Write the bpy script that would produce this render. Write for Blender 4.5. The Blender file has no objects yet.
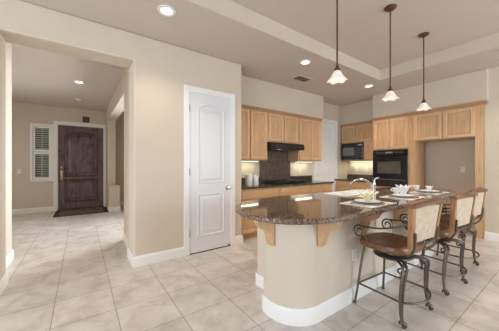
import bpy, bmesh, math, random
from mathutils import Vector, Matrix
random.seed(7)
PI = math.pi
S = bpy.context.scene
COL = S.collection

# ------------------------------------------------------------------ camera
cam_d = bpy.data.cameras.new('camera')
cam = bpy.data.objects.new('camera', cam_d)
COL.objects.link(cam)
cam.location = (0, 0, 1.28)
cam.rotation_euler = (PI / 2, 0, math.radians(54.7 - 90))
cam_d.sensor_fit = 'HORIZONTAL'
cam_d.sensor_width = 36
cam_d.lens = 36 * 238 / 499
cam_d.clip_start = 0.05
S.camera = cam

# ------------------------------------------------------------------ world, daylight, exposure
S.view_settings.view_transform = 'Standard'
S.view_settings.look = 'None'
S.view_settings.gamma = 1
S.view_settings.exposure = 0.0
W = bpy.data.worlds.new('daylight')
S.world = W
W.use_nodes = True
bg = W.node_tree.nodes['Background']
bg.inputs[0].default_value = (0.86, 0.93, 1.0, 1)
bg.inputs[1].default_value = 0.35


def area(name, loc, target, sx, sy, power, color):
    d = bpy.data.lights.new(name, 'AREA')
    d.shape = 'RECTANGLE'
    d.size, d.size_y = sx, sy
    d.energy = power
    d.color = color
    o = bpy.data.objects.new(name, d)
    COL.objects.link(o)
    o.location = loc
    o.rotation_euler = (Vector(target) - Vector(loc)).to_track_quat('-Z', 'Y').to_euler()
    return o


area('daylight_patio_doors', (-4.1, 0.4, 1.5), (3.0, 0.6, 1.2), 4.4, 2.4, 212, (0.84, 0.92, 1.0))
area('daylight_rear_windows', (0.5, -4.2, 1.6), (1.5, 2.0, 1.3), 5.0, 2.2, 8, (0.84, 0.92, 1.0))
area('fill_rear_right', (3.9, -4.0, 1.6), (3.6, 1.0, 1.2), 2.5, 2.0, 170, (0.84, 0.92, 1.0))  # unseen light from behind right, powered to brighten the hall jamb
area('fill_side_room_to_jamb', (2.6, 6.3, 1.7), (-0.6, 4.6, 1.35), 1.6, 1.6, 92, (0.9, 0.95, 1.0)).data.spread = math.radians(110)  # added light, aimed through the side opening to brighten the left jamb
area('fill_hall_left', (-2.0, 6.4, 1.6), (0.2, 6.8, 1.2), 1.6, 1.6, 13, (0.9, 0.95, 1.0))  # added weak light lifting the hall walls, no window here


# ------------------------------------------------------------------ materials
def nodes_of(m):
    m.use_nodes = True
    nt = m.node_tree
    return nt, nt.nodes, nt.links, nt.nodes['Principled BSDF']


def coords(nt, scale=(1, 1, 1), rnd=False, loc=(0, 0, 0)):
    tc = nt.nodes.new('ShaderNodeTexCoord')
    mp = nt.nodes.new('ShaderNodeMapping')
    mp.inputs['Scale'].default_value = scale
    mp.inputs['Location'].default_value = loc
    if rnd:
        oi = nt.nodes.new('ShaderNodeObjectInfo')
        mul = nt.nodes.new('ShaderNodeMath'); mul.operation = 'MULTIPLY'
        mul.inputs[1].default_value = 37.0
        nt.links.new(oi.outputs['Random'], mul.inputs[0])
        add = nt.nodes.new('ShaderNodeVectorMath'); add.operation = 'ADD'
        nt.links.new(tc.outputs['Object'], add.inputs[0])
        nt.links.new(mul.outputs[0], add.inputs[1])
        nt.links.new(add.outputs[0], mp.inputs['Vector'])
    else:
        nt.links.new(tc.outputs['Object'], mp.inputs['Vector'])
    return mp.outputs[0]


def ramp(nt, src, stops):
    r = nt.nodes.new('ShaderNodeValToRGB')
    e = r.color_ramp.elements
    while len(e) < len(stops):
        e.new(0.5)
    for el, (p, c) in zip(e, stops):
        el.position = p
        el.color = (*c, 1)
    nt.links.new(src, r.inputs[0])
    return r.outputs[0]


def noise(nt, vec, scale, detail=4, rough=0.6, dist=0.0):
    n = nt.nodes.new('ShaderNodeTexNoise')
    n.inputs['Scale'].default_value = scale
    n.inputs['Detail'].default_value = detail
    n.inputs['Roughness'].default_value = rough
    n.inputs['Distortion'].default_value = dist
    nt.links.new(vec, n.inputs['Vector'])
    return n.outputs['Fac']


def bump(nt, b, src, strength, dist=0.01):
    bp = nt.nodes.new('ShaderNodeBump')
    bp.inputs['Strength'].default_value = strength
    bp.inputs['Distance'].default_value = dist
    nt.links.new(src, bp.inputs['Height'])
    nt.links.new(bp.outputs[0], b.inputs['Normal'])


def plain(name, c, rough=0.5, metal=0.0, var=0.06, scale=8.0, coat=0.0, bmp=0.0):
    m = bpy.data.materials.new(name)
    nt, N, L, b = nodes_of(m)
    v = coords(nt)
    f = noise(nt, v, scale)
    lo = tuple(x * (1 - var) for x in c)
    hi = tuple(min(1, x * (1 + var)) for x in c)
    L.new(ramp(nt, f, [(0.3, lo), (0.7, hi)]), b.inputs['Base Color'])
    b.inputs['Roughness'].default_value = rough
    b.inputs['Metallic'].default_value = metal
    b.inputs['Coat Weight'].default_value = coat
    if bmp:
        bump(nt, b, noise(nt, v, 220), bmp, 0.002)
    return m


def wood(name, dark, mid, light, vertical=True, rough=0.38, knots=False, fine=1.0):
    m = bpy.data.materials.new(name)
    nt, N, L, b = nodes_of(m)
    sc = (14 * fine, 14 * fine, 1.1) if vertical else (1.1, 14 * fine, 14 * fine)
    v = coords(nt, sc, rnd=True)
    f = noise(nt, v, 2.2, 6, 0.62, 0.6)
    c = ramp(nt, f, [(0.28, dark), (0.5, mid), (0.74, light)])
    if knots:
        v2 = coords(nt, (3.2, 3.2, 2.0), rnd=True)
        k = noise(nt, v2, 1.6, 5, 0.7, 1.2)
        mx = nt.nodes.new('ShaderNodeMix'); mx.data_type = 'RGBA'; mx.blend_type = 'MULTIPLY'
        mx.inputs[0].default_value = 0.9
        L.new(c, mx.inputs[6])
        L.new(ramp(nt, k, [(0.34, (0.28, 0.25, 0.27)), (0.52, (1, 1, 1)), (0.75, (1.0, 0.82, 0.8))]), mx.inputs[7])
        c = mx.outputs[2]
    L.new(c, b.inputs['Base Color'])
    b.inputs['Roughness'].default_value = rough
    bump(nt, b, f, 0.06, 0.004)
    return m


def granite(name, rough, stops, scale=60.0):
    m = bpy.data.materials.new(name)
    nt, N, L, b = nodes_of(m)
    v = coords(nt)
    vo = nt.nodes.new('ShaderNodeTexVoronoi')
    vo.inputs['Scale'].default_value = scale
    L.new(v, vo.inputs['Vector'])
    sep = nt.nodes.new('ShaderNodeSeparateColor')
    L.new(vo.outputs['Color'], sep.inputs[0])
    f2 = noise(nt, v, scale * 0.35, 5, 0.7)
    mx = nt.nodes.new('ShaderNodeMath'); mx.operation = 'ADD'
    L.new(sep.outputs[0], mx.inputs[0]); L.new(f2, mx.inputs[1])
    hv = nt.nodes.new('ShaderNodeMath'); hv.operation = 'MULTIPLY'; hv.inputs[1].default_value = 0.5
    L.new(mx.outputs[0], hv.inputs[0])
    L.new(ramp(nt, hv.outputs[0], stops), b.inputs['Base Color'])
    b.inputs['Roughness'].default_value = rough
    b.inputs['IOR'].default_value = 1.6
    return m


M = {}
M['wall'] = plain('wall_paint', (0.628, 0.547, 0.442), 0.75, var=0.02, scale=3, bmp=0.15)
M['ceiling'] = plain('ceiling_paint', (0.60, 0.53, 0.465), 0.85, var=0.015, scale=3, bmp=0.15)
M['white'] = plain('white_trim_paint', (0.83, 0.82, 0.80), 0.35, var=0.01, scale=4)
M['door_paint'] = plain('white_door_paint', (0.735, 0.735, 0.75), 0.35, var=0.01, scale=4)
M['plastic'] = plain('white_plastic', (0.80, 0.79, 0.76), 0.4, var=0.01)
M['porcelain'] = plain('porcelain', (0.86, 0.86, 0.85), 0.12, var=0.01)
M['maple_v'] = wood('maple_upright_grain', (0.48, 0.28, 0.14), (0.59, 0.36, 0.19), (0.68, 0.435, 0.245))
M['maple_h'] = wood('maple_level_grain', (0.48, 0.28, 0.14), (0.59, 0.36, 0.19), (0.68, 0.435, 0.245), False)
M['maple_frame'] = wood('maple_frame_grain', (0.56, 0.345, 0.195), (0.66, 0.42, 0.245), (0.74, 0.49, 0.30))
M['maple_crown_shaded'] = wood('maple_shaded_crown_grain', (0.34, 0.19, 0.09), (0.44, 0.255, 0.125), (0.52, 0.315, 0.165), False)  # maple darkened to put the shade at the cabinet tops into the colour
M['oak'] = wood('stool_wood', (0.085, 0.034, 0.015), (0.17, 0.07, 0.03), (0.30, 0.14, 0.062), False, 0.38)
M['oak_v'] = wood('stool_back_wood', (0.22, 0.105, 0.045), (0.36, 0.18, 0.08), (0.46, 0.25, 0.125), True, 0.35)
M['alder'] = wood('knotty_alder', (0.075, 0.045, 0.05), (0.16, 0.105, 0.115), (0.26, 0.185, 0.20), True, 0.4, True)
M['alder_red'] = wood('knotty_alder_edge', (0.07, 0.02, 0.014), (0.13, 0.042, 0.028), (0.19, 0.07, 0.05), True, 0.35, True)
M['granite'] = granite('brown_granite', 0.05, [(0.25, (0.018, 0.012, 0.009)), (0.42, (0.09, 0.055, 0.036)), (0.6, (0.21, 0.14, 0.095)), (0.8, (0.40, 0.31, 0.245))], 165)
M['granite_edge'] = granite('dark_granite', 0.1, [(0.25, (0.012, 0.012, 0.011)), (0.5, (0.05, 0.045, 0.036)), (0.8, (0.17, 0.15, 0.12))], 90)
M['splash'] = granite('brown_stone_tile', 0.3, [(0.25, (0.06, 0.037, 0.028)), (0.5, (0.13, 0.085, 0.065)), (0.8, (0.25, 0.18, 0.145))], 60)
M['black'] = plain('black_enamel', (0.012, 0.012, 0.013), 0.16, var=0.1)
M['black_glass'] = plain('black_glass', (0.01, 0.01, 0.011), 0.04, var=0.05)
M['oven_glass'] = plain('smoked_glass', (0.10, 0.085, 0.065), 0.05, var=0.15, scale=5)
M['mw_glass'] = plain('screened_glass', (0.16, 0.16, 0.17), 0.12, var=0.05)
M['iron'] = plain('black_iron', (0.02, 0.02, 0.02), 0.5)
M['grey_mark'] = plain('grey_print', (0.13, 0.13, 0.135), 0.35)
M['bronze'] = plain('bronzed_metal', (0.13, 0.105, 0.082), 0.4, 0.7, var=0.2, scale=20)
M['pend_bronze'] = plain('oil_rubbed_bronze', (0.14, 0.06, 0.042), 0.4, 0.5, var=0.15)
M['nickel'] = plain('brushed_nickel', (0.62, 0.60, 0.57), 0.22, 1.0, var=0.04)
M['brass'] = plain('aged_brass', (0.55, 0.46, 0.30), 0.3, 1.0, var=0.05)
M['grille'] = plain('vent_enamel', (0.14, 0.12, 0.10), 0.6)
M['dark'] = plain('dark_void', (0.03, 0.026, 0.023), 0.9)
M['grass_glass'] = plain('tinted_glass', (0.22, 0.26, 0.24), 0.08, var=0.2, scale=3)
M['navy'] = plain('blue_grey_glaze', (0.20, 0.25, 0.32), 0.15, var=0.2)
M['napkin_white'] = plain('white_linen', (0.80, 0.82, 0.84), 0.8, var=0.04)
M['napkin_yellow'] = plain('pale_yellow_linen', (0.76, 0.76, 0.50), 0.8, var=0.06)
M['green'] = plain('leaf_green', (0.12, 0.19, 0.07), 0.6)


def emitter(name, c, s, base=(0.8, 0.8, 0.8), mottle=False):
    m = bpy.data.materials.new(name)
    nt, N, L, b = nodes_of(m)
    b.inputs['Base Color'].default_value = (*base, 1)
    b.inputs['Roughness'].default_value = 0.35
    b.inputs['Emission Strength'].default_value = s
    v = coords(nt)
    f = noise(nt, v, 14 if mottle else 3, 4, 0.6, 0.8)
    k = 0.72 if mottle else 0.98
    L.new(ramp(nt, f, [(0.35, tuple(x * k for x in c)), (0.65, c)]), b.inputs['Emission Color'])
    return m


M['can_glow'] = emitter('lit_downlight', (1.0, 0.88, 0.70), 6.0)
M['shade_glow'] = emitter('lit_alabaster_glass', (1.0, 0.85, 0.72), 0.38, (0.75, 0.68, 0.62), True)
M['bulb_glow'] = emitter('lit_bulb', (1.0, 0.9, 0.75), 5.0)
M['tube_glow'] = emitter('lit_fluorescent', (1.0, 0.95, 0.66), 3.0)
M['clock_glow'] = emitter('lit_display', (0.55, 0.62, 0.6), 0.25, (0.02, 0.02, 0.02))


def floor_mat():
    m = bpy.data.materials.new('travertine_floor_tile')
    nt, N, L, b = nodes_of(m)
    v = coords(nt, loc=(FX, FY, 0))
    br = nt.nodes.new('ShaderNodeTexBrick')
    br.offset = 0.0; br.squash = 1.0
    br.inputs['Scale'].default_value = 1.0
    br.inputs['Brick Width'].default_value = TILE
    br.inputs['Row Height'].default_value = TILE
    br.inputs['Mortar Size'].default_value = 0.0042
    br.inputs['Mortar Smooth'].default_value = 0.15
    br.inputs['Bias'].default_value = 0.0
    br.inputs['Color1'].default_value = (0.93, 0.93, 0.93, 1)
    br.inputs['Color2'].default_value = (1.06, 1.05, 1.04, 1)
    br.inputs['Mortar'].default_value = (0.58, 0.54, 0.50, 1)
    L.new(v, br.inputs['Vector'])
    f1 = noise(nt, v, 4.5, 8, 0.65, 0.5)
    c1 = ramp(nt, f1, [(0.30, (0.50, 0.44, 0.39)), (0.5, (0.65, 0.60, 0.555)), (0.68, (0.735, 0.70, 0.665))])
    mx = nt.nodes.new('ShaderNodeMix'); mx.data_type = 'RGBA'; mx.blend_type = 'MULTIPLY'
    mx.inputs[0].default_value = 1.0
    L.new(c1, mx.inputs[6]); L.new(br.outputs['Color'], mx.inputs[7])
    L.new(mx.outputs[2], b.inputs['Base Color'])
    b.inputs['Roughness'].default_value = 0.34
    inv = nt.nodes.new('ShaderNodeMath'); inv.operation = 'SUBTRACT'; inv.inputs[0].default_value = 1.0
    L.new(br.outputs['Fac'], inv.inputs[1])
    bump(nt, b, inv.outputs[0], 0.25, 0.004)
    return m


TILE = 0.452
FX, FY = 0.198, 0.292
M['floor'] = floor_mat()


def fabric_mat(name, c, d, scale):
    m = bpy.data.materials.new(name)
    nt, N, L, b = nodes_of(m)
    v = coords(nt)
    f = noise(nt, v, scale, 5, 0.7, 1.0)
    L.new(ramp(nt, f, [(0.36, d), (0.6, c)]), b.inputs['Base Color'])
    b.inputs['Roughness'].default_value = 0.85
    bump(nt, b, f, 0.1, 0.003)
    return m


M['cream'] = fabric_mat('cream_damask', (0.64, 0.54, 0.40), (0.50, 0.40, 0.28), 22)
M['placemat'] = fabric_mat('patterned_linen', (0.80, 0.78, 0.74), (0.16, 0.11, 0.08), 17)
M['mat'] = fabric_mat('dark_mat_weave', (0.05, 0.042, 0.035), (0.015, 0.013, 0.012), 30)
M['mat_field'] = fabric_mat('mat_scroll_weave', (0.20, 0.16, 0.11), (0.03, 0.025, 0.02), 14)


# ------------------------------------------------------------------ mesh helpers
class B:
    """collects shapes into one mesh"""

    def __init__(s):
        s.bm = bmesh.new()

    def box(s, x0, x1, y0, y1, z0, z1, bev=0.0, seg=2):
        t = bmesh.new()
        bmesh.ops.create_cube(t, size=1)
        for v in t.verts:
            v.co = Vector((x0 + (v.co.x + .5) * (x1 - x0), y0 + (v.co.y + .5) * (y1 - y0), z0 + (v.co.z + .5) * (z1 - z0)))
        if bev:
            bmesh.ops.bevel(t, geom=list(t.edges), offset=bev, segments=seg, affect='EDGES', profile=0.5)
        s._merge(t)
        return s

    def _merge(s, t):
        me = bpy.data.meshes.new('tmp')
        t.to_mesh(me); t.free()
        s.bm.from_mesh(me)
        bpy.data.meshes.remove(me)

    def prism(s, pts, axis, a0, a1, bev=0.0, seg=2):
        """polygon extruded along axis; pts are the other two coordinates in xyz order"""
        t = bmesh.new()

        def co(p, a):
            return {'x': (a, p[0], p[1]), 'y': (p[0], a, p[1]), 'z': (p[0], p[1], a)}[axis]
        lo = [t.verts.new(co(p, a0)) for p in pts]
        hi = [t.verts.new(co(p, a1)) for p in pts]
        n = len(pts)
        f0 = t.faces.new(lo); f1 = t.faces.new(hi)
        for i in range(n):
            t.faces.new((lo[i], lo[(i + 1) % n], hi[(i + 1) % n], hi[i]))
        bmesh.ops.recalc_face_normals(t, faces=list(t.faces))
        if bev:
            es = list(f0.edges) + list(f1.edges)
            bmesh.ops.bevel(t, geom=es, offset=bev, segments=seg, affect='EDGES', profile=0.5)
        s._merge(t)
        return s

    def loft(s, loops, cap=True, closed=True):
        """rings of equal vertex count"""
        t = bmesh.new()
        R = [[t.verts.new(p) for p in l] for l in loops]
        n = len(R[0])
        for a, b_ in zip(R, R[1:]):
            for i in range(n if closed else n - 1):
                t.faces.new((a[i], a[(i + 1) % n], b_[(i + 1) % n], b_[i]))
        if cap:
            t.faces.new(R[0]); t.faces.new(R[-1])
        bmesh.ops.recalc_face_normals(t, faces=list(t.faces))
        s._merge(t)
        return s

    def tube(s, pts, r, n=8, closed=False):
        P = [Vector(p) for p in pts]
        k = len(P)
        rad = r if callable(r) else (lambda u: r)
        loops = []
        up = None
        for i, p in enumerate(P):
            if closed:
                d = P[(i + 1) % k] - P[i - 1]
            else:
                d = P[min(i + 1, k - 1)] - P[max(i - 1, 0)]
            d.normalize()
            if up is None:
                up = Vector((0, 0, 1)) if abs(d.z) < .9 else Vector((1, 0, 0))
            a = (up - d * up.dot(d)).normalized()
            up = a
            c = d.cross(a)
            rr = rad(i / max(1, k - 1))
            loops.append([p + a * math.cos(2 * PI * j / n) * rr + c * math.sin(2 * PI * j / n) * rr for j in range(n)])
        if closed:
            loops.append(loops[0])
            s.loft(loops, cap=False)
            bmesh.ops.remove_doubles(s.bm, verts=list(s.bm.verts), dist=1e-6)
        else:
            s.loft(loops)
        return s

    def lathe(s, prof, n=32, c=(0, 0, 0), cap=True):
        loops = [[(c[0] + r * math.cos(2 * PI * j / n), c[1] + r * math.sin(2 * PI * j / n), c[2] + z) for j in range(n)] for r, z in prof]
        return s.loft(loops, cap)

    def ball(s, c, r, sz=1.0):
        t = bmesh.new()
        bmesh.ops.create_uvsphere(t, u_segments=16, v_segments=10, radius=r)
        for v in t.verts:
            v.co = Vector((v.co.x + c[0], v.co.y + c[1], v.co.z * sz + c[2]))
        s._merge(t)
        return s

    def xf(s, mtx):
        s.bm.transform(mtx)
        return s

    def obj(s, name, m, parent=None, smooth=False, loc=None):
        me = bpy.data.meshes.new(name)
        bmesh.ops.recalc_face_normals(s.bm, faces=list(s.bm.faces))
        s.bm.to_mesh(me); s.bm.free()
        me.materials.append(M[m] if isinstance(m, str) else m)
        if hasattr(s, 'two'):
            me.materials.append(M[s.two])
        if smooth:
            for p in me.polygons:
                p.use_smooth = True
            try:
                me.set_sharp_from_angle(angle=math.radians(40))
            except Exception:
                pass
        o = bpy.data.objects.new(name, me)
        COL.objects.link(o)
        if parent:
            o.parent = parent
        if loc:
            o.location = loc
        return o


def thing(name, label, cat, loc=(0, 0, 0), rz=0.0, group=None):
    o = bpy.data.objects.new(name, None)
    o.empty_display_size = 0.1
    COL.objects.link(o)
    o.location = loc
    o.rotation_euler = (0, 0, rz)
    return tag(o, label, cat, group)


def tag(o, label, cat, group=None):
    o['label'] = label
    o['category'] = cat
    if group:
        o['group'] = group
    return o


def struct(o, label=None, cat=None):
    o['kind'] = 'structure'
    if label:
        tag(o, label, cat)
    return o


def copy_tree(o, parent=None):
    c = o.copy()
    COL.objects.link(c)
    if parent:
        c.parent = parent
    for ch in list(o.children):
        copy_tree(ch, c)
    return c


def smooth_path(P, k=8, closed=False):
    P = [Vector(p) for p in P]
    n = len(P)
    out = []
    rng = n if closed else n - 1
    for i in range(rng):
        if closed:
            a, b_, c, d = P[i - 1], P[i], P[(i + 1) % n], P[(i + 2) % n]
        else:
            a, b_, c, d = P[max(i - 1, 0)], P[i], P[i + 1], P[min(i + 2, n - 1)]
        for j in range(k):
            t = j / k
            out.append(0.5 * ((2 * b_) + (c - a) * t + (2 * a - 5 * b_ + 4 * c - d) * t * t + (3 * b_ - a - 3 * c + d) * t ** 3))
    if not closed:
        out.append(P[-1])
    return out


def arc(cx, cy, r, a0, a1, n=10):
    return [(cx + r * math.cos(math.radians(a0 + (a1 - a0) * i / n)), cy + r * math.sin(math.radians(a0 + (a1 - a0) * i / n))) for i in range(n + 1)]


# ------------------------------------------------------------------ key dimensions
CEIL = 2.95
YW = 3.285       # wall with the white door
XW = 5.75        # right wall
YK = 4.0         # cooktop wall
XK = 6.33        # microwave and oven wall
YE = 8.65        # entry wall
HX0, HX1 = -0.66, 0.545   # hall opening


def wbox(name, *a, bev=0.0):
    return struct(B().box(*a, bev=bev).obj(name, 'wall'))


# ------------------------------------------------------------------ floor and ceiling
struct(B().box(-4.5, 7.0, -5.0, 9.2, -0.12, 0.0).obj('floor', 'floor'))
TX0, TX1, TY0, TY1, TZ = -2.6, 4.80, -2.4, 2.34, 3.15
cb = B()
cb.box(-4.5, 7.0, TY1, 9.2, CEIL, CEIL + .3)
cb.box(-4.5, 7.0, -5.0, TY0, CEIL, CEIL + .3)
cb.box(-4.5, TX0, TY0, TY1, CEIL, CEIL + .3)
cb.box(TX1, 7.0, TY0, TY1, CEIL, CEIL + .3)
cb.box(TX0, TX1, TY0, TY1, TZ, CEIL + .3)
struct(cb.obj('ceiling', 'ceiling'))
# painted band on the tray's rise
tb = B()
tb.box(TX0, TX1 - .012, TY1 - .012, TY1, CEIL, TZ)
tb.box(TX1 - .012, TX1, TY0, TY1, CEIL, TZ)
struct(tb.obj('trim_1', 'wall'))

# ------------------------------------------------------------------ walls
bv = 0.018
wbox('wall_pantry', HX1, 2.17, YW, YW + .13, 0, CEIL, bev=bv)
wbox('wall_pantry_return', 2.05, 2.17, YW + .13, 4.15, 0, CEIL)
wbox('wall_living', -4.5, HX0, YW, 3.62, 0, CEIL, bev=bv)
wbox('wall_hall_left', -2.4, -0.772, 3.62, 4.55, 0, CEIL, bev=bv)
wbox('wall_hall_right', HX1, 0.665, YW + .13, 3.74, 0, CEIL, bev=bv)
wbox('wall_hall_right_inner', 0.605, 0.80, 3.74, 4.62, 0, CEIL, bev=bv)
wbox('wall_hall_header', HX0 - .03, HX1 + .03, YW, 3.62, 2.605, CEIL, bev=bv)
wbox('wall_hall_side_header', 0.62, 0.81, 4.62, 7.9, 2.56, CEIL)
wbox('wall_hall_pilaster', 0.63, 0.82, 7.9, YE, 0, CEIL)
wbox('wall_hall_low', 0.635, 0.90, 7.62, 7.9, 0, 0.70)
struct(B().box(0.625, 0.915, 7.6, 7.9, 0.70, 0.725, bev=.006).obj('trim_2', 'wall'))
wbox('wall_hall_far_left', -2.55, -2.4, 3.62, YE, 0, CEIL)
wbox('wall_dining', 3.2, 3.35, 4.15, YE, 0, CEIL)
wbox('wall_right', XW, XW + .15, -5.0, 1.022, 0, CEIL)
wbox('wall_fridge_back', XK, XK + .15, 1.03, 4.3, 0, CEIL)
# entry wall with openings for the door and the shuttered window
DX0, DX1, DZ = -0.56, 0.60, 2.47
WX0, WX1, WZ0, WZ1 = -1.09, -0.66, 0.87, 2.40
eb = B()
for a in ((-2.55, WX0, 0, CEIL), (WX0, WX1, 0, WZ0), (WX0, WX1, WZ1, CEIL), (WX1, DX0, 0, CEIL), (DX0, DX1, DZ, CEIL), (DX1, 3.35, 0, CEIL)):
    eb.box(a[0], a[1], YE, YE + .18, a[2], a[3])
bmesh.ops.remove_doubles(eb.bm, verts=list(eb.bm.verts), dist=1e-5)
struct(eb.obj('wall_entry', 'wall'))
# cooktop wall, open for the pantry door at its far end
PX0, PX1, PZ = 4.93, 5.74, 2.43
kb = B()
for a in ((2.05, PX0, 0, CEIL), (PX0, PX1, PZ, CEIL), (PX1, XK + .15, 0, CEIL)):
    kb.box(a[0], a[1], YK, YK + .15, a[2], a[3])
bmesh.ops.remove_doubles(kb.bm, verts=list(kb.bm.verts), dist=1e-5)
struct(kb.obj('wall_cooktop', 'wall'))
# soffits over the cabinets
wbox('wall_cooktop_soffit', 2.17, 4.79, 3.66, YK, 2.402, CEIL, bev=.012)
wbox('wall_oven_soffit', 5.69, XK, 0.97, 2.95, 2.402, CEIL, bev=.012)
wbox('wall_microwave_soffit', 6.0, XK, 2.95, YK, 2.422, CEIL)


def skirting(name, pts):
    """baseboard run along floor points, wall on the left of travel"""
    b_ = B()
    h, t = 0.132, 0.016
    P = [Vector((p[0], p[1], 0)) for p in pts]
    n = len(P)
    prof = [(0, 0), (t, 0), (t, h - .03), (t * .55, h - .008), (t * .3, h), (0, h)]
    loops = []
    for i, p in enumerate(P):
        d0 = (P[i] - P[i - 1]).normalized() if i else (P[1] - P[0]).normalized()
        d1 = (P[i + 1] - P[i]).normalized() if i < n - 1 else d0
        n0 = Vector((d0.y, -d0.x, 0)); n1 = Vector((d1.y, -d1.x, 0))
        m = (n0 + n1)
        m = m / max(.3, m.dot(n0))
        loops.append([p + m * a + Vector((0, 0, z)) for a, z in prof])
    b_.loft(loops)
    return struct(b_.obj(name, 'white'))


DW0, DW1 = 1.185, 2.035   # outer edges of the white door's casing
skirting('baseboard_pantry', [(0.665, 3.74), (HX1, 3.74), (HX1, YW), (DW0, YW)][1:])
skirting('baseboard_pantry_end', [(DW1, YW), (2.17, YW), (2.17, 3.40)])
skirting('baseboard_hall_right', [(0.605, 4.62), (0.605, 3.745)])
skirting('baseboard_hall_left', [(HX0, YW + .0), (HX0, 3.62), (-0.772, 3.62), (-0.772, 4.55), (-2.4, 4.55)])
skirting('baseboard_living', [(-4.5, YW), (HX0, YW)])
skirting('baseboard_entry', [(-2.4, YE), (-0.64, YE)])
skirting('baseboard_hall_low', [(0.635, 7.9), (0.635, 7.62), (0.90, 7.62), (0.90, 7.9)])
skirting('baseboard_dining', [(0.82, YE), (3.2, YE)])
skirting('baseboard_right', [(XW, 1.02), (XW, -5.0)])


# ------------------------------------------------------------------ doors
def arch_outline(x0, x1, z0, z1, rise, n=14):
    pts = [(x0, z0), (x1, z0), (x1, z1 - rise)]
    w = x1 - x0
    if rise:
        for i in range(1, n):
            t = i / n
            pts.append((x1 - w * t, z1 - rise + rise * math.sin(PI * t)))
    pts.append((x0, z1 - rise))
    return pts


def inset(pts, d):
    """move each polygon corner inward"""
    n = len(pts)
    out = []
    for i in range(n):
        p, a, c = Vector(pts[i]), Vector(pts[i - 1]), Vector(pts[(i + 1) % n])
        d0 = (p - a).normalized(); d1 = (c - p).normalized()
        n0 = Vector((-d0.y, d0.x)); n1 = Vector((-d1.y, d1.x))
        m = n0 + n1
        m = m / max(.4, m.dot(n0))
        q = p + m * d
        out.append((q.x, q.y))
    return out


def panel(pts, y, depth=.012, w=.022, field=.05):
    """moulded raised panel on a surface facing -y: bead, groove, raised field"""
    b_ = B()
    L = lambda q, yy: [(p[0], yy, p[1]) for p in q]
    b_.loft([L(pts, y), L(inset(pts, w * .25), y - depth), L(inset(pts, w * .6), y - depth), L(inset(pts, w), y - .001), L(inset(pts, w + .012), y - .001), L(inset(pts, w + field), y - depth * .8)], cap=True)
    return b_


def casing(x0, x1, z1, y, w=.085, t=.018, y2=None):
    """three-sided door casing facing -y, with lining back to y2"""
    b_ = B()
    pts = [(x0, 0), (x0, z1), (x1, z1), (x1, 0), (x1 - w, 0), (x1 - w, z1 - w), (x0 + w, z1 - w), (x0 + w, 0)]
    b_.prism(pts, 'y', y - t, y, bev=.005)
    return b_


# white interior door, two panels, arched top
d1 = struct(thing('door_1', 'white two-panel arched interior door in wall beside the hall opening', 'door', (0, YW, 0)))
casing(DW0, DW1, 2.425, 0).obj('casing', 'white', d1)
s0, s1 = DW0 + .068, DW1 - .068
sl = B().box(DW0 + .085, DW1 - .085, -.008, .0, 0.012, 2.34, bev=.002)
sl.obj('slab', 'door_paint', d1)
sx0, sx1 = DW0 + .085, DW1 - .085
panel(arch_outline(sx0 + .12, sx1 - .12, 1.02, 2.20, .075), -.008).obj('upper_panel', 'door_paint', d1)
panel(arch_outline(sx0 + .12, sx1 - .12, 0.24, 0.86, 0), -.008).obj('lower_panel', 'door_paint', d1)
hb = B()
hb.lathe([(0.001, 0), (.033, 0), (.033, .006), (.014, .012), (.011, .04), (.024, .05), (.029, .064), (.022, .078), (.001, .082)], 20)
hb.xf(Matrix.Translation((sx1 - .06, -.008, 0.93)) @ Matrix.Rotation(PI / 2, 4, 'X'))
hb.obj('door_knob', 'nickel', d1, True)['label'] = 'round satin metal knob'
for z in (0.30, 1.19, 2.10):
    B().tube([(sx0 - .004, -.016, z - .05), (sx0 - .004, -.016, z + .05)], .008).obj('hinge', 'nickel', d1, True)
B().box(DW0 + .085, DW1 - .085, -.012, 0, 0.0, .012).obj('threshold_gap', 'dark', d1)
# door stop at the foot of the slab
sb = B().tube([(sx1 - .05, -.009, .04), (sx1 - .05, -.06, .035)], .006)
sb.ball((sx1 - .05, -.065, .035), .011)
sb.obj('door_stop', 'iron', d1, True)

# entry door
d2 = struct(thing('door_2', 'dark knotty wood entry door with arched panel and white casing', 'door', (0, YE, 0)))
casing(-0.635, 0.675, 2.545, 0, w=.09).obj('casing', 'white', d2)
lb = B()
lb.box(DX0, DX0 + .03, 0, .12, 0, DZ).box(DX1 - .03, DX1, 0, .12, 0, DZ).box(DX0 + .03, DX1 - .03, 0, .12, DZ - .03, DZ)
lb.obj('jamb', 'white', d2)
ex0, ex1 = DX0 + .032, DX1 - .032
B().box(ex0, ex1, .05, .10, .02, DZ - .032, bev=.004).obj('slab', 'alder', d2)
panel(arch_outline(ex0 + .17, ex1 - .17, 0.98, 2.24, .10), .05, .02, .05, .06).obj('upper_panel', 'alder', d2)
panel(arch_outline(ex0 + .17, ex1 - .17, 0.24, 0.84, 0), .05, .02, .05, .06).obj('lower_panel', 'alder', d2)
for pts in (arch_outline(ex0 + .15, ex1 - .15, 0.96, 2.26, .10), arch_outline(ex0 + .15, ex1 - .15, 0.22, 0.86, 0)):
    L3 = [(p[0], .047, p[1]) for p in pts]
    B().tube(L3, .018, 8, True).obj('panel_molding', 'alder_red', d2, True)
hb = B()
hb.box(ex0 + .05, ex0 + .10, .035, .05, .86, 1.14, bev=.006)
hb.tube(smooth_path([(ex0 + .075, .035, .88), (ex0 + .075, -.02, .90), (ex0 + .075, -.02, 1.0), (ex0 + .075, .035, 1.03)]), .009)
hb.obj('handle', 'brass', d2, True)['label'] = 'aged brass grip handle'
hb = B().lathe([(.001, 0), (.033, 0), (.033, .01), (.02, .022), (.001, .024)], 20)
hb.xf(Matrix.Translation((ex0 + .075, .05, 1.22)) @ Matrix.Rotation(PI / 2, 4, 'X'))
hb.obj('deadbolt', 'brass', d2, True)
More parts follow.
